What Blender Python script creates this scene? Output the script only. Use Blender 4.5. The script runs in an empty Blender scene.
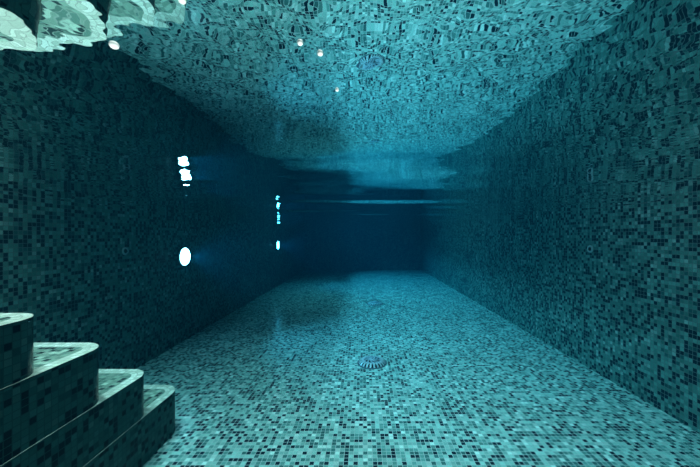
import bpy, bmesh, math
import numpy as np
from mathutils import Vector, Matrix

PI = math.pi
C = bpy.context.scene.collection
sc = bpy.context.scene

# ---------------------------------------------------------------- dimensions
CAM_Z = 1.15
W = 1.966          # half width of the pool
SURF = 1.386       # height of the water surface
FAR = 10.4
NEAR = -1.6
TOP = 1.56
P = 0.0247         # mosaic pitch

# ---------------------------------------------------------------- node helpers
def new_mat(name):
    m = bpy.data.materials.new(name)
    m.use_nodes = True
    nt = m.node_tree
    nt.nodes.clear()
    out = nt.nodes.new('ShaderNodeOutputMaterial')
    return m, nt, out

def math_node(nt, op, a, b=None, c=None):
    n = nt.nodes.new('ShaderNodeMath'); n.operation = op
    for i, v in enumerate((a, b, c)):
        if v is None: continue
        if isinstance(v, (int, float)): n.inputs[i].default_value = v
        else: nt.links.new(v, n.inputs[i])
    return n.outputs[0]

def lin(c):
    return tuple((x/12.92 if x <= 0.04045 else ((x+0.055)/1.055)**2.4) for x in c)

def mosaic(name, palette, seed=0.0, rough=0.22, grout=(0.50, 0.52, 0.50), pitch=P, value_var=0.25):
    """palette: list of (cumulative start, rgb) in linear reflectance"""
    m, nt, out = new_mat(name)
    uv = nt.nodes.new('ShaderNodeUVMap'); uv.uv_map = 'UVMap'
    sep = nt.nodes.new('ShaderNodeSeparateXYZ'); nt.links.new(uv.outputs[0], sep.inputs[0])
    u = math_node(nt, 'DIVIDE', sep.outputs[0], pitch)
    v = math_node(nt, 'DIVIDE', sep.outputs[1], pitch)
    cu = math_node(nt, 'FLOOR', u); cv = math_node(nt, 'FLOOR', v)
    fu = math_node(nt, 'FRACT', u); fv = math_node(nt, 'FRACT', v)
    comb = nt.nodes.new('ShaderNodeCombineXYZ')
    nt.links.new(math_node(nt, 'ADD', cu, 0.5), comb.inputs[0])
    nt.links.new(math_node(nt, 'ADD', cv, 0.5), comb.inputs[1])
    comb.inputs[2].default_value = seed
    wn = nt.nodes.new('ShaderNodeTexWhiteNoise'); wn.noise_dimensions = '3D'
    nt.links.new(comb.outputs[0], wn.inputs['Vector'])
    # gentle clustering of the dark tiles
    sn = nt.nodes.new('ShaderNodeTexNoise'); sn.inputs['Scale'].default_value = 0.14; sn.inputs['Detail'].default_value = 1
    nt.links.new(comb.outputs[0], sn.inputs['Vector'])
    shift = math_node(nt, 'MULTIPLY_ADD', sn.outputs[0], 0.5, -0.25)
    val = math_node(nt, 'ADD', wn.outputs['Value'], shift)
    ramp = nt.nodes.new('ShaderNodeValToRGB'); ramp.color_ramp.interpolation = 'CONSTANT'
    el = ramp.color_ramp.elements
    el[0].position = 0; el[0].color = (*palette[0][1], 1)
    el[1].position = palette[1][0]; el[1].color = (*palette[1][1], 1)
    for pos, col in palette[2:]:
        e = el.new(pos); e.color = (*col, 1)
    nt.links.new(val, ramp.inputs[0])
    # small shade differences from tile to tile
    sepc = nt.nodes.new('ShaderNodeSeparateColor'); nt.links.new(wn.outputs['Color'], sepc.inputs[0])
    bright = math_node(nt, 'MULTIPLY_ADD', sepc.outputs[1], value_var*2, 1-value_var)
    hsv = nt.nodes.new('ShaderNodeHueSaturation')
    nt.links.new(ramp.outputs[0], hsv.inputs['Color']); nt.links.new(bright, hsv.inputs['Value'])
    # joints
    du = math_node(nt, 'ABSOLUTE', math_node(nt, 'SUBTRACT', fu, 0.5))
    dv = math_node(nt, 'ABSOLUTE', math_node(nt, 'SUBTRACT', fv, 0.5))
    edge = math_node(nt, 'MAXIMUM', du, dv)
    isg = math_node(nt, 'GREATER_THAN', edge, 0.44)
    mix = nt.nodes.new('ShaderNodeMix'); mix.data_type = 'RGBA'
    nt.links.new(isg, mix.inputs[0]); nt.links.new(hsv.outputs[0], mix.inputs[6])
    mix.inputs[7].default_value = (*grout, 1)
    b = nt.nodes.new('ShaderNodeBsdfPrincipled')
    nt.links.new(mix.outputs[2], b.inputs['Base Color'])
    b.inputs['Roughness'].default_value = rough
    b.inputs['IOR'].default_value = 1.15       # glass tile seen through water: a weak sheen
    b.inputs['Specular IOR Level'].default_value = 0.5
    bump = nt.nodes.new('ShaderNodeBump'); bump.inputs['Distance'].default_value = 0.001; bump.inputs['Strength'].default_value = 0.5
    nt.links.new(math_node(nt, 'SUBTRACT', 1.0, isg), bump.inputs['Height'])
    nt.links.new(bump.outputs[0], b.inputs['Normal'])
    nt.links.new(b.outputs[0], out.inputs[0])
    return m

def plain(name, col, rough=0.4, metal=0.0, noise=0.0, scale=40):
    m, nt, out = new_mat(name)
    b = nt.nodes.new('ShaderNodeBsdfPrincipled')
    b.inputs['Base Color'].default_value = (*col, 1)
    b.inputs['Roughness'].default_value = rough
    b.inputs['Metallic'].default_value = metal
    if noise:
        tc = nt.nodes.new('ShaderNodeTexCoord')
        n = nt.nodes.new('ShaderNodeTexNoise'); n.inputs['Scale'].default_value = scale
        nt.links.new(tc.outputs['Object'], n.inputs['Vector'])
        h = nt.nodes.new('ShaderNodeHueSaturation'); h.inputs['Color'].default_value = (*col, 1)
        nt.links.new(math_node(nt, 'MULTIPLY_ADD', n.outputs[0], noise*2, 1-noise), h.inputs['Value'])
        nt.links.new(h.outputs[0], b.inputs['Base Color'])
    nt.links.new(b.outputs[0], out.inputs[0])
    return m

DARK = (0.010, 0.022, 0.035)
M_floor = mosaic('floor_mosaic', [(0.0, DARK), (0.15, (0.07, 0.18, 0.18)), (0.30, (0.18, 0.36, 0.34)),
                                  (0.50, (0.42, 0.64, 0.60)), (0.90, (0.74, 0.86, 0.82))], seed=1.3, grout=(0.62, 0.68, 0.68))
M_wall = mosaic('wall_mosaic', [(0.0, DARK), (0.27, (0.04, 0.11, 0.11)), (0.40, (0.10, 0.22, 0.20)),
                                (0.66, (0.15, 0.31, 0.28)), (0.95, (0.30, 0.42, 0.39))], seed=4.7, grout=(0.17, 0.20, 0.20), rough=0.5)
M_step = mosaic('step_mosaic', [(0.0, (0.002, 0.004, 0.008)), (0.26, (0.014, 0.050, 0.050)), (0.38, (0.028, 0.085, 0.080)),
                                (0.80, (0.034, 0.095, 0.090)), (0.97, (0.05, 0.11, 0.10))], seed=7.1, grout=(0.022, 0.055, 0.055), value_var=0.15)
M_tread = mosaic('tread_mosaic', [(0.0, (0.03, 0.05, 0.05)), (0.20, (0.12, 0.20, 0.17)), (0.42, (0.24, 0.34, 0.28)),
                                  (0.80, (0.42, 0.52, 0.44))], seed=9.4, grout=(0.3, 0.36, 0.32))
M_border = mosaic('ivory_mosaic', [(0.0, (0.60, 0.64, 0.56)), (0.4, (0.78, 0.80, 0.72)), (0.75, (0.88, 0.88, 0.82))],
                  seed=2.2, grout=(0.45, 0.45, 0.40), value_var=0.1)
M_grate = plain('blue_grey_plastic', (0.48, 0.58, 0.70), 0.4, 0.1, 0.1)
M_rim = plain('lit_rim_plastic', (0.72, 0.80, 0.88), 0.3, 0.1, 0.1)  # grate plastic in a paler tone, light on the rim ribs put into the colour
M_flange = plain('dark_ring', (0.10, 0.13, 0.18), 0.5, 0.3, 0.1)
M_hole = plain('dark_sump', (0.01, 0.012, 0.016), 0.8, 0, 0.2)
M_steel = plain('brushed_steel', (0.62, 0.64, 0.66), 0.25, 0.9, 0.1)
M_white = plain('white_plastic', (0.80, 0.82, 0.82), 0.3, 0.0, 0.05)
def bubble_mat():
    m, nt, out = new_mat('bubble_skin')  # white translucent skin stands in for a clear bubble's bright reflection
    d = nt.nodes.new('ShaderNodeBsdfDiffuse'); d.inputs[0].default_value = (0.9, 0.98, 1.0, 1)
    t = nt.nodes.new('ShaderNodeBsdfTranslucent'); t.inputs[0].default_value = (0.9, 0.98, 1.0, 1)
    x = nt.nodes.new('ShaderNodeMixShader'); x.inputs[0].default_value = 0.97
    nt.links.new(d.outputs[0], x.inputs[1]); nt.links.new(t.outputs[0], x.inputs[2])
    g = nt.nodes.new('ShaderNodeBsdfGlossy'); g.inputs['Roughness'].default_value = 0.35
    y = nt.nodes.new('ShaderNodeMixShader'); y.inputs[0].default_value = 0.05
    nt.links.new(x.outputs[0], y.inputs[1]); nt.links.new(g.outputs[0], y.inputs[2]); nt.links.new(y.outputs[0], out.inputs[0])
    return m
M_bubble = bubble_mat()

def emit_mat(name, col, strength):
    m, nt, out = new_mat(name)
    e = nt.nodes.new('ShaderNodeEmission'); e.inputs[0].default_value = (*col, 1); e.inputs[1].default_value = strength
    nt.links.new(e.outputs[0], out.inputs[0])
    return m
M_lens = emit_mat('lit_lens', (0.80, 0.93, 1.0), 36)

# water: total internal reflection from below, clear from above
WATER_ABS = 0.45
WATER_SCAT = 0.0115
def water_mat():
    m, nt, out = new_mat('pool_water')
    geo = nt.nodes.new('ShaderNodeNewGeometry')
    n1 = nt.nodes.new('ShaderNodeTexNoise'); n1.inputs['Scale'].default_value = 15; n1.inputs['Detail'].default_value = 2.0
    n1.inputs['Roughness'].default_value = 0.45
    nt.links.new(geo.outputs['Position'], n1.inputs['Vector'])
    bump = nt.nodes.new('ShaderNodeBump')
    bump.inputs['Strength'].default_value = 1.0
    bump.inputs['Distance'].default_value = BUMP
    nt.links.new(n1.outputs[0], bump.inputs['Height'])
    fr = nt.nodes.new('ShaderNodeFresnel'); fr.inputs[0].default_value = 1.333
    nt.links.new(bump.outputs[0], fr.inputs['Normal'])
    g = nt.nodes.new('ShaderNodeBsdfGlossy'); g.inputs['Roughness'].default_value = 0.0
    g.inputs['Color'].default_value = (1, 1, 1, 1)
    nt.links.new(bump.outputs[0], g.inputs['Normal'])
    t = nt.nodes.new('ShaderNodeBsdfTransparent')
    mx = nt.nodes.new('ShaderNodeMixShader')
    nt.links.new(fr.outputs[0], mx.inputs[0]); nt.links.new(t.outputs[0], mx.inputs[1]); nt.links.new(g.outputs[0], mx.inputs[2])
    nt.links.new(mx.outputs[0], out.inputs['Surface'])
    a = nt.nodes.new('ShaderNodeVolumeAbsorption')
    a.inputs['Color'].default_value = (0.0, 0.68, 0.80, 1); a.inputs['Density'].default_value = WATER_ABS
    s = nt.nodes.new('ShaderNodeVolumeScatter')
    s.inputs['Color'].default_value = (0.02, 0.55, 1.0, 1); s.inputs['Density'].default_value = WATER_SCAT
    s.inputs['Anisotropy'].default_value = 0.0
    ad = nt.nodes.new('ShaderNodeAddShader')
    nt.links.new(a.outputs[0], ad.inputs[0]); nt.links.new(s.outputs[0], ad.inputs[1])
    nt.links.new(ad.outputs[0], out.inputs['Volume'])
    return m
BUMP = 0.00065
M_water = water_mat()

# ---------------------------------------------------------------- mesh helpers
def link(o, parent=None):
    C.objects.link(o)
    if parent: o.parent = parent
    return o

def from_bm(name, bm, mat, parent=None, smooth=False):
    me = bpy.data.meshes.new(name); bm.normal_update(); bm.to_mesh(me); bm.free()
    if smooth:
        for p in me.polygons: p.use_smooth = True
    for m in (mat if isinstance(mat, (list, tuple)) else [mat]): me.materials.append(m)
    return link(bpy.data.objects.new(name, me), parent)

def box_bm(x0, x1, y0, y1, z0, z1):
    bm = bmesh.new()
    bmesh.ops.create_cube(bm, size=1)
    for v in bm.verts:
        v.co = Vector(((x0+x1)/2+v.co.x*(x1-x0), (y0+y1)/2+v.co.y*(y1-y0), (z0+z1)/2+v.co.z*(z1-z0)))
    return bm

def uv_box(bm, off=(0, 0)):
    """world-metre UVs by the dominant axis of each face"""
    l = bm.loops.layers.uv.get('UVMap') or bm.loops.layers.uv.new('UVMap'); bm.normal_update()
    for f in bm.faces:
        n = f.normal
        ax = max(range(3), key=lambda i: abs(n[i]))
        for lp in f.loops:
            c = lp.vert.co
            a, b = [(c.y, c.z), (c.x, c.z), (c.x, c.y)][ax]
            lp[l].uv = (a+off[0], b+off[1])
    return bm

def struct(name, bm, mat):
    o = from_bm(name, bm, mat); o['kind'] = 'structure'; return o

def tag(o, label, cat, group=None, kind=None):
    o['label'] = label; o['category'] = cat
    if group: o['group'] = group
    if kind: o['kind'] = kind
    return o

def empty(name, loc, rot=(0, 0, 0)):
    e = bpy.data.objects.new(name, None); e.location = loc; e.rotation_euler = rot; e.empty_display_size = 0.1
    return link(e)

# ---------------------------------------------------------------- pool shell
T = 0.2
struct('floor', uv_box(box_bm(-W-T, W+T, NEAR-T, FAR+T, -T, 0)), M_floor)
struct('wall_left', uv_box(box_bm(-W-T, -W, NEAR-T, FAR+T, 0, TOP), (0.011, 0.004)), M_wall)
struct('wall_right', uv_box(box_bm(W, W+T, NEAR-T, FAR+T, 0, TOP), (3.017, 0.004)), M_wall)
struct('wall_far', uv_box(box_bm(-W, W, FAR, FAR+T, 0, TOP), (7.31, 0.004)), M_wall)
struct('wall_near', uv_box(box_bm(-W, W, NEAR-T, NEAR, 0, TOP), (5.31, 0.004)), M_wall)

# ---------------------------------------------------------------- water
def swell(X, Y, m=math):
    return 0.014*m.sin(2*PI/2.6*X)*m.exp(-(Y/1.0)**2)*m.exp(-(X/1.1)**2) + 0.024*m.exp(-(Y/0.6)**2)*m.exp(-((X+0.38)/0.34)**2)

def wave_height(X, Y):
    rng = np.random.RandomState(11)
    Z = np.zeros_like(X)
    for i in range(70):
        lam = 0.25 * (2.2/0.25) ** rng.rand()
        th = rng.normal(PI/2, 0.5)            # mostly running along the pool
        slope = SLOPE * (0.8+0.4*rng.rand()) * (lam/0.5)**0.12
        amp = slope * lam / (2*PI)
        ph = rng.rand()*2*PI
        Z += amp*np.sin(2*PI/lam*(X*math.cos(th)+Y*math.sin(th))+ph)
    Z *= 0.32+0.68/(1+np.exp(-(Y-0.9)/0.08))
    # a slow swell where the water laps around the near end
    Z += swell(X, Y, np)
    # short ripples near the left wall lamp
    Z += 0.0007*np.sin(2*PI*Y/0.19+0.8*X)*np.exp(-((Y-1.2)/0.4)**2)*np.exp(-((X+0.7)/0.45)**2)
    # longer ripples rolling across the far half
    env = 1/(1+np.exp(-(Y-1.75)/0.14))
    Z += env*(0.0038*np.sin(2*PI*Y/0.62+0.9*np.sin(1.7*X+0.6)+0.5*X)+0.0024*np.sin(2*PI*Y/0.41-0.7*np.sin(2.3*X)+0.35*X+2.0))
    return Z
SLOPE = 0.0026

def make_water():
    e = 0.002
    x0, x1, y0, y1, z0 = -W-e, W+e, NEAR-e, FAR+e, -e
    nx, ny = 133, 430
    xs = np.linspace(x0, x1, nx); ys = np.linspace(y0, y1, ny)
    X, Y = np.meshgrid(xs, ys)
    Z = SURF + wave_height(X, Y)
    verts = np.stack([X.ravel(), Y.ravel(), Z.ravel()], 1).tolist()
    faces = []
    for j in range(ny-1):
        for i in range(nx-1):
            a = j*nx+i
            faces.append((a, a+1, a+nx+1, a+nx))
    # skirt and bottom so that the body of water is closed
    def edge(ids):
        s = len(verts); verts.extend([verts[i] for i in ids]); return list(range(s, len(verts)))
    south = edge([i for i in range(nx)])
    north = edge([(ny-1)*nx+i for i in range(nx)])
    west = edge([j*nx for j in range(ny)])
    east = edge([j*nx+nx-1 for j in range(ny)])
    b0 = len(verts)
    verts += [(x0, y0, z0), (x1, y0, z0), (x1, y1, z0), (x0, y1, z0)]
    faces.append([b0, b0+1] + south[::-1])
    faces.append([b0+1, b0+2] + east[::-1])
    faces.append([b0+2, b0+3] + north)
    faces.append([b0+3, b0] + west)
    faces.append([b0+3, b0+2, b0+1, b0])
    me = bpy.data.meshes.new('water'); me.from_pydata(verts, [], faces); me.update()
    n = (nx-1)*(ny-1)
    for k, p in enumerate(me.polygons): p.use_smooth = k < n
    me.materials.append(M_water)
    o = link(bpy.data.objects.new('water', me))
    tag(o, 'clear teal pool water filling the tiled basin, rippled mirror-like surface seen from below', 'water', kind='stuff')
    return o
make_water()

# ---------------------------------------------------------------- steps
def step_outline(x1, y1, r, y_back, x_back=-W+0.002, n=14):
    """counter-clockwise, rounded at the far right corner"""
    pts = [(x_back, y_back), (x1, y_back)]
    for k in range(n+1):
        a = k/n*PI/2
        pts.append((x1-r+r*math.cos(a), y1-r+r*math.sin(a)))
    pts.append((x_back, y1))
    return pts

def prism(pts, z0, z1, with_top=True):
    bm = bmesh.new(); l = bm.loops.layers.uv.get('UVMap') or bm.loops.layers.uv.new('UVMap')
    lo = [bm.verts.new((x, y, z0)) for x, y in pts]; hi = [bm.verts.new((x, y, z1)) for x, y in pts]
    acc = 0.0; n = len(pts)
    for i in range(n):
        j = (i+1) % n
        d = math.hypot(pts[j][0]-pts[i][0], pts[j][1]-pts[i][1])
        f = bm.faces.new((lo[i], lo[j], hi[j], hi[i]))
        for lp, (u, v) in zip(f.loops, ((acc, z0), (acc+d, z0), (acc+d, z1), (acc, z1))): lp[l].uv = (u, v)
        acc += d
    f = bm.faces.new(hi)
    for lp in f.loops: lp[l].uv = (lp.vert.co.x, lp.vert.co.y)
    f = bm.faces.new(lo[::-1])
    for lp in f.loops: lp[l].uv = (lp.vert.co.x, lp.vert.co.y)
    return bm

def ring_strip(outer, inner, z0, z1):
    """band between two open paths of equal length"""
    bm = bmesh.new(); l = bm.loops.layers.uv.get('UVMap') or bm.loops.layers.uv.new('UVMap')
    n = len(outer); acc = 0.0
    oh = [bm.verts.new((x, y, z1)) for x, y in outer]; ih = [bm.verts.new((x, y, z1)) for x, y in inner]
    ol = [bm.verts.new((x, y, z0)) for x, y in outer]; il = [bm.verts.new((x, y, z0)) for x, y in inner]
    wdt = 2*P
    for i in range(n-1):
        d = math.hypot(outer[i+1][0]-outer[i][0], outer[i+1][1]-outer[i][1])
        for vs, uvs in (((oh[i], oh[i+1], ih[i+1], ih[i]), ((acc, 0), (acc+d, 0), (acc+d, wdt), (acc, wdt))),
                        ((ol[i], ol[i+1], oh[i+1], oh[i]), ((acc, 0), (acc+d, 0), (acc+d, z1-z0), (acc, z1-z0))),
                        ((ih[i], ih[i+1], il[i+1], il[i]), ((acc, 0), (acc+d, 0), (acc+d, z0-z1), (acc, z0-z1))),
                        ((ol[i], il[i], il[i+1], ol[i+1]), ((acc, 0), (acc, wdt), (acc+d, wdt), (acc+d, 0)))):
            f = bm.faces.new(vs)
            for lp, uv in zip(f.loops, uvs): lp[l].uv = uv
        acc += d
    for i in (0, n-1):
        q = (oh[i], ih[i], il[i], ol[i]) if i == 0 else (oh[i], ol[i], il[i], ih[i])
        bm.faces.new(q)
    return bm

# (z of tread, right flank x, far face y)
STEPS = [(0.241, -1.100, 1.895), (0.449, -1.103, 1.635), (0.680, -1.107, 1.368), (0.875, -1.111, 1.108), (1.070, -1.115, 0.80)]
st = empty('pool_steps', (-1.5, 1.9, 0))
tag(st, 'mosaic tiled corner steps with rounded ivory-edged treads climbing along the dark left wall', 'steps')
zb = 0.0
for k, (z, x1, y1) in enumerate(STEPS):
    r = 0.11
    lip = 0.004
    out = step_outline(x1, y1, r, NEAR+0.002)
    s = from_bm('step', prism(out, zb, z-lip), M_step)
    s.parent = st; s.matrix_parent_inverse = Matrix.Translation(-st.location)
    bw = 0.052
    nxt = STEPS[k+1] if k+1 < len(STEPS) else None
    path_o = [p for p in out[1:]]
    inn = step_outline(x1-bw, y1-bw, r-bw, NEAR+0.002)[1:]
    b = from_bm('ivory_border', ring_strip(path_o, inn, z-lip, z), [M_border, M_step])
    for p in b.data.polygons:
        if abs(p.normal.z) < 0.5: p.material_index = 1
    b['label'] = 'ivory mosaic band along the edge of the tread'
    b.parent = s
    t = from_bm('tread', prism([(-W+0.002, NEAR+0.002)] + inn, z-lip, z), M_tread)
    t.parent = s
    zb = z

# ---------------------------------------------------------------- lathe helper (axis = local z)
def lathe(bm, prof, n=40, closed=True):
    rings = []
    for r, z in prof:
        if r < 1e-6: rings.append([bm.verts.new((0, 0, z))])
        else: rings.append([bm.verts.new((r*math.cos(2*PI*k/n), r*math.sin(2*PI*k/n), z)) for k in range(n)])
    for a, b in zip(rings, rings[1:]):
        for k in range(n):
            k2 = (k+1) % n
            if len(a) == 1 and len(b) == 1: continue
            if len(a) == 1: bm.faces.new((a[0], b[k2], b[k]))
            elif len(b) == 1: bm.faces.new((a[k], a[k2], b[0]))
            else: bm.faces.new((a[k], a[k2], b[k2], b[k]))
    return bm

# ---------------------------------------------------------------- floor drains

def make_drain():
    root = empty('floor_drain', (0, 0, 0))
    bm = lathe(bmesh.new(), [(0.0, 0.0), (0.134, 0.0), (0.134, 0.004), (0.130, 0.006), (0.118, 0.006), (0.118, 0.003), (0.0, 0.003)], 56)
    from_bm('flange', bm, M_flange, root, True)
    bm = lathe(bmesh.new(), [(0.0, 0.003), (0.116, 0.003), (0.104, 0.008), (0.06, 0.010), (0, 0.010)], 48)
    from_bm('sump', bm, M_hole, root, True)
    # domed cover: rim ribs, a middle ring, spiral ribs on top and a hub
    bm = bmesh.new()
    def zf(r):
        return 0.037 - 0.010*(r/0.105)**2 if r < 0.105 else 0.027-(r-0.105)/0.019*0.022
    def bar(pts, w, th=0.006):
        # ribbon box following pts [(r,a)]
        prev = None
        for i, (r, a) in enumerate(pts):
            c = Vector((r*math.cos(a), r*math.sin(a), zf(r)))
            r2, a2 = pts[min(i+1, len(pts)-1)]; r1, a1 = pts[max(i-1, 0)]
            d = Vector((r2*math.cos(a2)-r1*math.cos(a1), r2*math.sin(a2)-r1*math.sin(a1), 0)).normalized()
            s = Vector((-d.y, d.x, 0))*w/2
            q = [bm.verts.new(c+s), bm.verts.new(c-s), bm.verts.new(c-s-Vector((0, 0, th))), bm.verts.new(c+s-Vector((0, 0, th)))]
            if prev:
                for k in range(4):
                    bm.faces.new((prev[k], prev[(k+1) % 4], q[(k+1) % 4], q[k]))
            else: bm.faces.new(q[::-1])
            prev = q
        bm.faces.new(prev)
    N = 22
    for k in range(N):
        a = 2*PI*k/N
        bar([(0.078, a), (0.095, a), (0.106, a), (0.124, a)], 0.015)
    from_bm('rim', bm, M_rim, root)
    bm = bmesh.new()
    for k in range(9):
        a = 2*PI*k/9
        bar([(0.022+i*0.0093, a+0.13*i) for i in range(7)], 0.012)
    def ringz(r, w):
        lathe(bm, [(r-w/2, zf(r-w/2)), (r+w/2, zf(r+w/2)), (r+w/2, zf(r+w/2)-0.006), (r-w/2, zf(r-w/2)-0.006), (r-w/2, zf(r-w/2))], 48)
    ringz(0.078, 0.010)
    lathe(bm, [(0, 0.040), (0.022, 0.0385), (0.024, 0.036), (0.024, 0.031), (0, 0.031)], 24)
    from_bm('grate', bm, M_grate, root)
    bm = lathe(bmesh.new(), [(0, 0.042), (0.006, 0.0415), (0.0075, 0.040), (0.0075, 0.036), (0, 0.036)], 16)
    from_bm('screw', bm, M_steel, root, True)
    return root

def copy_tree(o, parent=None):
    c = o.copy(); C.objects.link(c)
    if parent: c.parent = parent
    for ch in list(o.children): copy_tree(ch, c)
    return c

d1 = make_drain(); d1.location = (0.082, 2.81, 0)
tag(d1, 'round domed blue-grey drain grate in the middle of the mosaic floor, the nearer one', 'drain')
d2 = copy_tree(d1); d2.location = (0.20, 5.24, 0); d2.rotation_euler.z = 0.3
tag(d2, 'small far drain grate farther down the mosaic floor, nearer the end wall', 'drain')

# ---------------------------------------------------------------- wall lamps (axis points into the pool, +x)
def make_lamp():
    root = empty('pool_light', (0, 0, 0), (0, PI/2, 0))
    bm = lathe(bmesh.new(), [(0.0, 0.0), (0.112, 0.0), (0.112, 0.012), (0.107, 0.022), (0.096, 0.024), (0.094, 0.012), (0, 0.012)], 56)
    from_bm('trim_ring', bm, M_steel, root, True)
    bm = lathe(bmesh.new(), [(0.0, 0.0135), (0.090, 0.0135), (0.090, 0.021), (0.084, 0.030), (0.05, 0.038), (0, 0.040)], 56)
    l = from_bm('lens', bm, M_lens, root, True); l['label'] = 'glowing white lens'
    for k in range(3):
        a = 2*PI*k/3+0.5
        bm = lathe(bmesh.new(), [(0, 0.0225), (0.0035, 0.022), (0.004, 0.0185), (0, 0.0185)], 12)
        s = from_bm('screw', bm, M_steel, root, True); s.location = (0.101*math.cos(a), 0.101*math.sin(a), 0.003)
    return root

l1 = make_lamp(); l1.location = (-W, 3.39, CAM_Z-0.225)
tag(l1, 'round glowing white underwater lamp on the left wall, the nearer and larger one', 'pool light')
l2 = copy_tree(l1); l2.location = (-W, 7.09, CAM_Z-0.21)
tag(l2, 'glowing white underwater lamp far down the left wall near the end wall', 'pool light')

# ---------------------------------------------------------------- return inlets
def make_inlet():
    root = empty('return_inlet', (0, 0, 0), (0, PI/2, 0))
    bm = lathe(bmesh.new(), [(0.018, 0.0), (0.034, 0.0), (0.034, 0.004), (0.030, 0.009), (0.022, 0.010), (0.018, 0.006), (0.018, 0.0)], 36)
    from_bm('flange', bm, M_inlet, root, True)
    bm = lathe(bmesh.new(), [(0.0, 0.002), (0.009, 0.002), (0.009, 0.012), (0.013, 0.011), (0.018, 0.005), (0.018, 0.001), (0.0, 0.001)], 28)
    from_bm('eyeball_nozzle', bm, M_hole, root, True)
    return root
M_inlet = plain('grey_plastic', (0.62, 0.66, 0.66), 0.25, 0.3, 0.1)
i1 = make_inlet(); i1.location = (-W, 2.56, CAM_Z-0.124)
tag(i1, 'small round water inlet fitting on the left wall, nearer than the glowing lamps', 'inlet')
i2 = copy_tree(i1); i2.location = (W, 2.68, CAM_Z-0.112); i2.rotation_euler = (0, -PI/2, 0)
tag(i2, 'tiny round water inlet fitting on the right wall', 'inlet')

# ---------------------------------------------------------------- air bubbles under the surface
bub = [(114, 51, .0048, 'white air bubble under the surface beside the reflected steps and left wall'),
       (300, 47, .0032, 'small white air bubble above, the one up and left of its bigger neighbour'),
       (320, 57, .0034, 'round white air bubble overhead, left of the reflected drain'),
       (337, 92, .0026, 'tiny white air bubble, lowest in view of the bubbles left of the reflected drain'),
       (182, 8, .0034, 'pale air bubble under the surface at the upper edge, right of the reflected steps')]
for px, py, r, lab in bub:
    k = (SURF-0.001-CAM_Z)/(236-py)
    bm = bmesh.new(); bmesh.ops.create_icosphere(bm, subdivisions=3, radius=r*1.15)
    bmesh.ops.bisect_plane(bm, geom=bm.verts[:]+bm.edges[:]+bm.faces[:], plane_co=(0, 0, r*0.1), plane_no=(0, 0, 1), clear_outer=True)   # top cut away so lamp light brightens the shell from inside
    for v in bm.verts: v.co.z *= 0.8
    b = from_bm('air_bubble', bm, M_bubble, None, True)
    b.location = ((px-363)*k, 310*k, SURF-0.001+swell((px-363)*k, 310*k))
    tag(b, lab, 'bubble')

# ---------------------------------------------------------------- lights
def area(name, loc, size, energy, col, target=None, spread=PI, shape='RECTANGLE'):
    l = bpy.data.lights.new(name, 'AREA'); l.shape = shape; l.size = size[0]; l.size_y = size[1]
    l.energy = energy; l.color = col; l.spread = spread
    o = link(bpy.data.objects.new(name, l)); o.location = loc
    if target is not None:
        o.rotation_euler = (Vector(target)-Vector(loc)).to_track_quat('-Z', 'Y').to_euler()
    return o
def spot(name, loc, target, energy, col, angle, blend=0.4, radius=0.04):
    l = bpy.data.lights.new(name, 'SPOT'); l.energy = energy; l.color = col
    l.spot_size = angle; l.spot_blend = blend; l.shadow_soft_size = radius
    o = link(bpy.data.objects.new(name, l)); o.location = loc
    o.rotation_euler = (Vector(target)-Vector(loc)).to_track_quat('-Z', 'Y').to_euler()
    return o

# beams of the wall lamps
for y, z in ((3.39, CAM_Z-0.225), (7.09, CAM_Z-0.21)):
    spot('pool_light_beam', (-W+0.08, y, z), (W, y, 0.75), 110, (0.45, 0.85, 1.0), math.radians(100), 0.7)
# overhead light of the pool hall, with an added spot row and fill
area('hall_lamp_centre', (-0.9, 1.05, 3.9), (1.2, 2.4), 50, (1.0, 0.97, 0.86), (0.15, 1.15, 0), math.radians(80))
for k in range(9):
    y = 2.7+0.8*k
    spot('floor_band_spot', (-1.5, y, 3.7), (0.95, y, 0), 240+20*k, (0.74, 0.98, 1.0), math.radians(38), 0.5, 0.08)  # added spots, cones aimed to edge the bright floor band and light the right wall
area('far_fill', (-1.1, 6.3, 4.0), (0.5, 6.0), 48, (1.0, 1.0, 0.85), (0.3, 6.4, 0), math.radians(90))  # added broad fill, lifts the dim left floor and right wall
spot('hall_lamp_steps', (-1.62, 1.35, 3.8), (-1.62, 1.35, 0), 230, (1.0, 0.95, 0.82), math.radians(30), 0.8, 0.15)

# ---------------------------------------------------------------- world
w = bpy.data.worlds.new('World'); sc.world = w; w.use_nodes = True
bg = w.node_tree.nodes['Background']; bg.inputs[0].default_value = (0.10, 0.16, 0.17, 1); bg.inputs[1].default_value = 0.1

# ---------------------------------------------------------------- camera
cam = bpy.data.cameras.new('camera'); co = link(bpy.data.objects.new('camera', cam))
co.location = (0, 0, CAM_Z); co.rotation_euler = (PI/2, 0, 0)
cam.sensor_width = 36; cam.lens = 310/700*36
cam.shift_x = -13/700; cam.shift_y = 2.5/700
cam.clip_start = 0.02
sc.camera = co
sc.view_settings.view_transform = 'Standard'; sc.view_settings.look = 'None'
sc.view_settings.gamma = 1; sc.view_settings.exposure = 0
sc.cycles.caustics_reflective = False
sc.cycles.max_bounces = 10
sc.cycles.transparent_max_bounces = 16
sc.cycles.volume_bounces = 1
sc.cycles.sample_clamp_indirect = 4
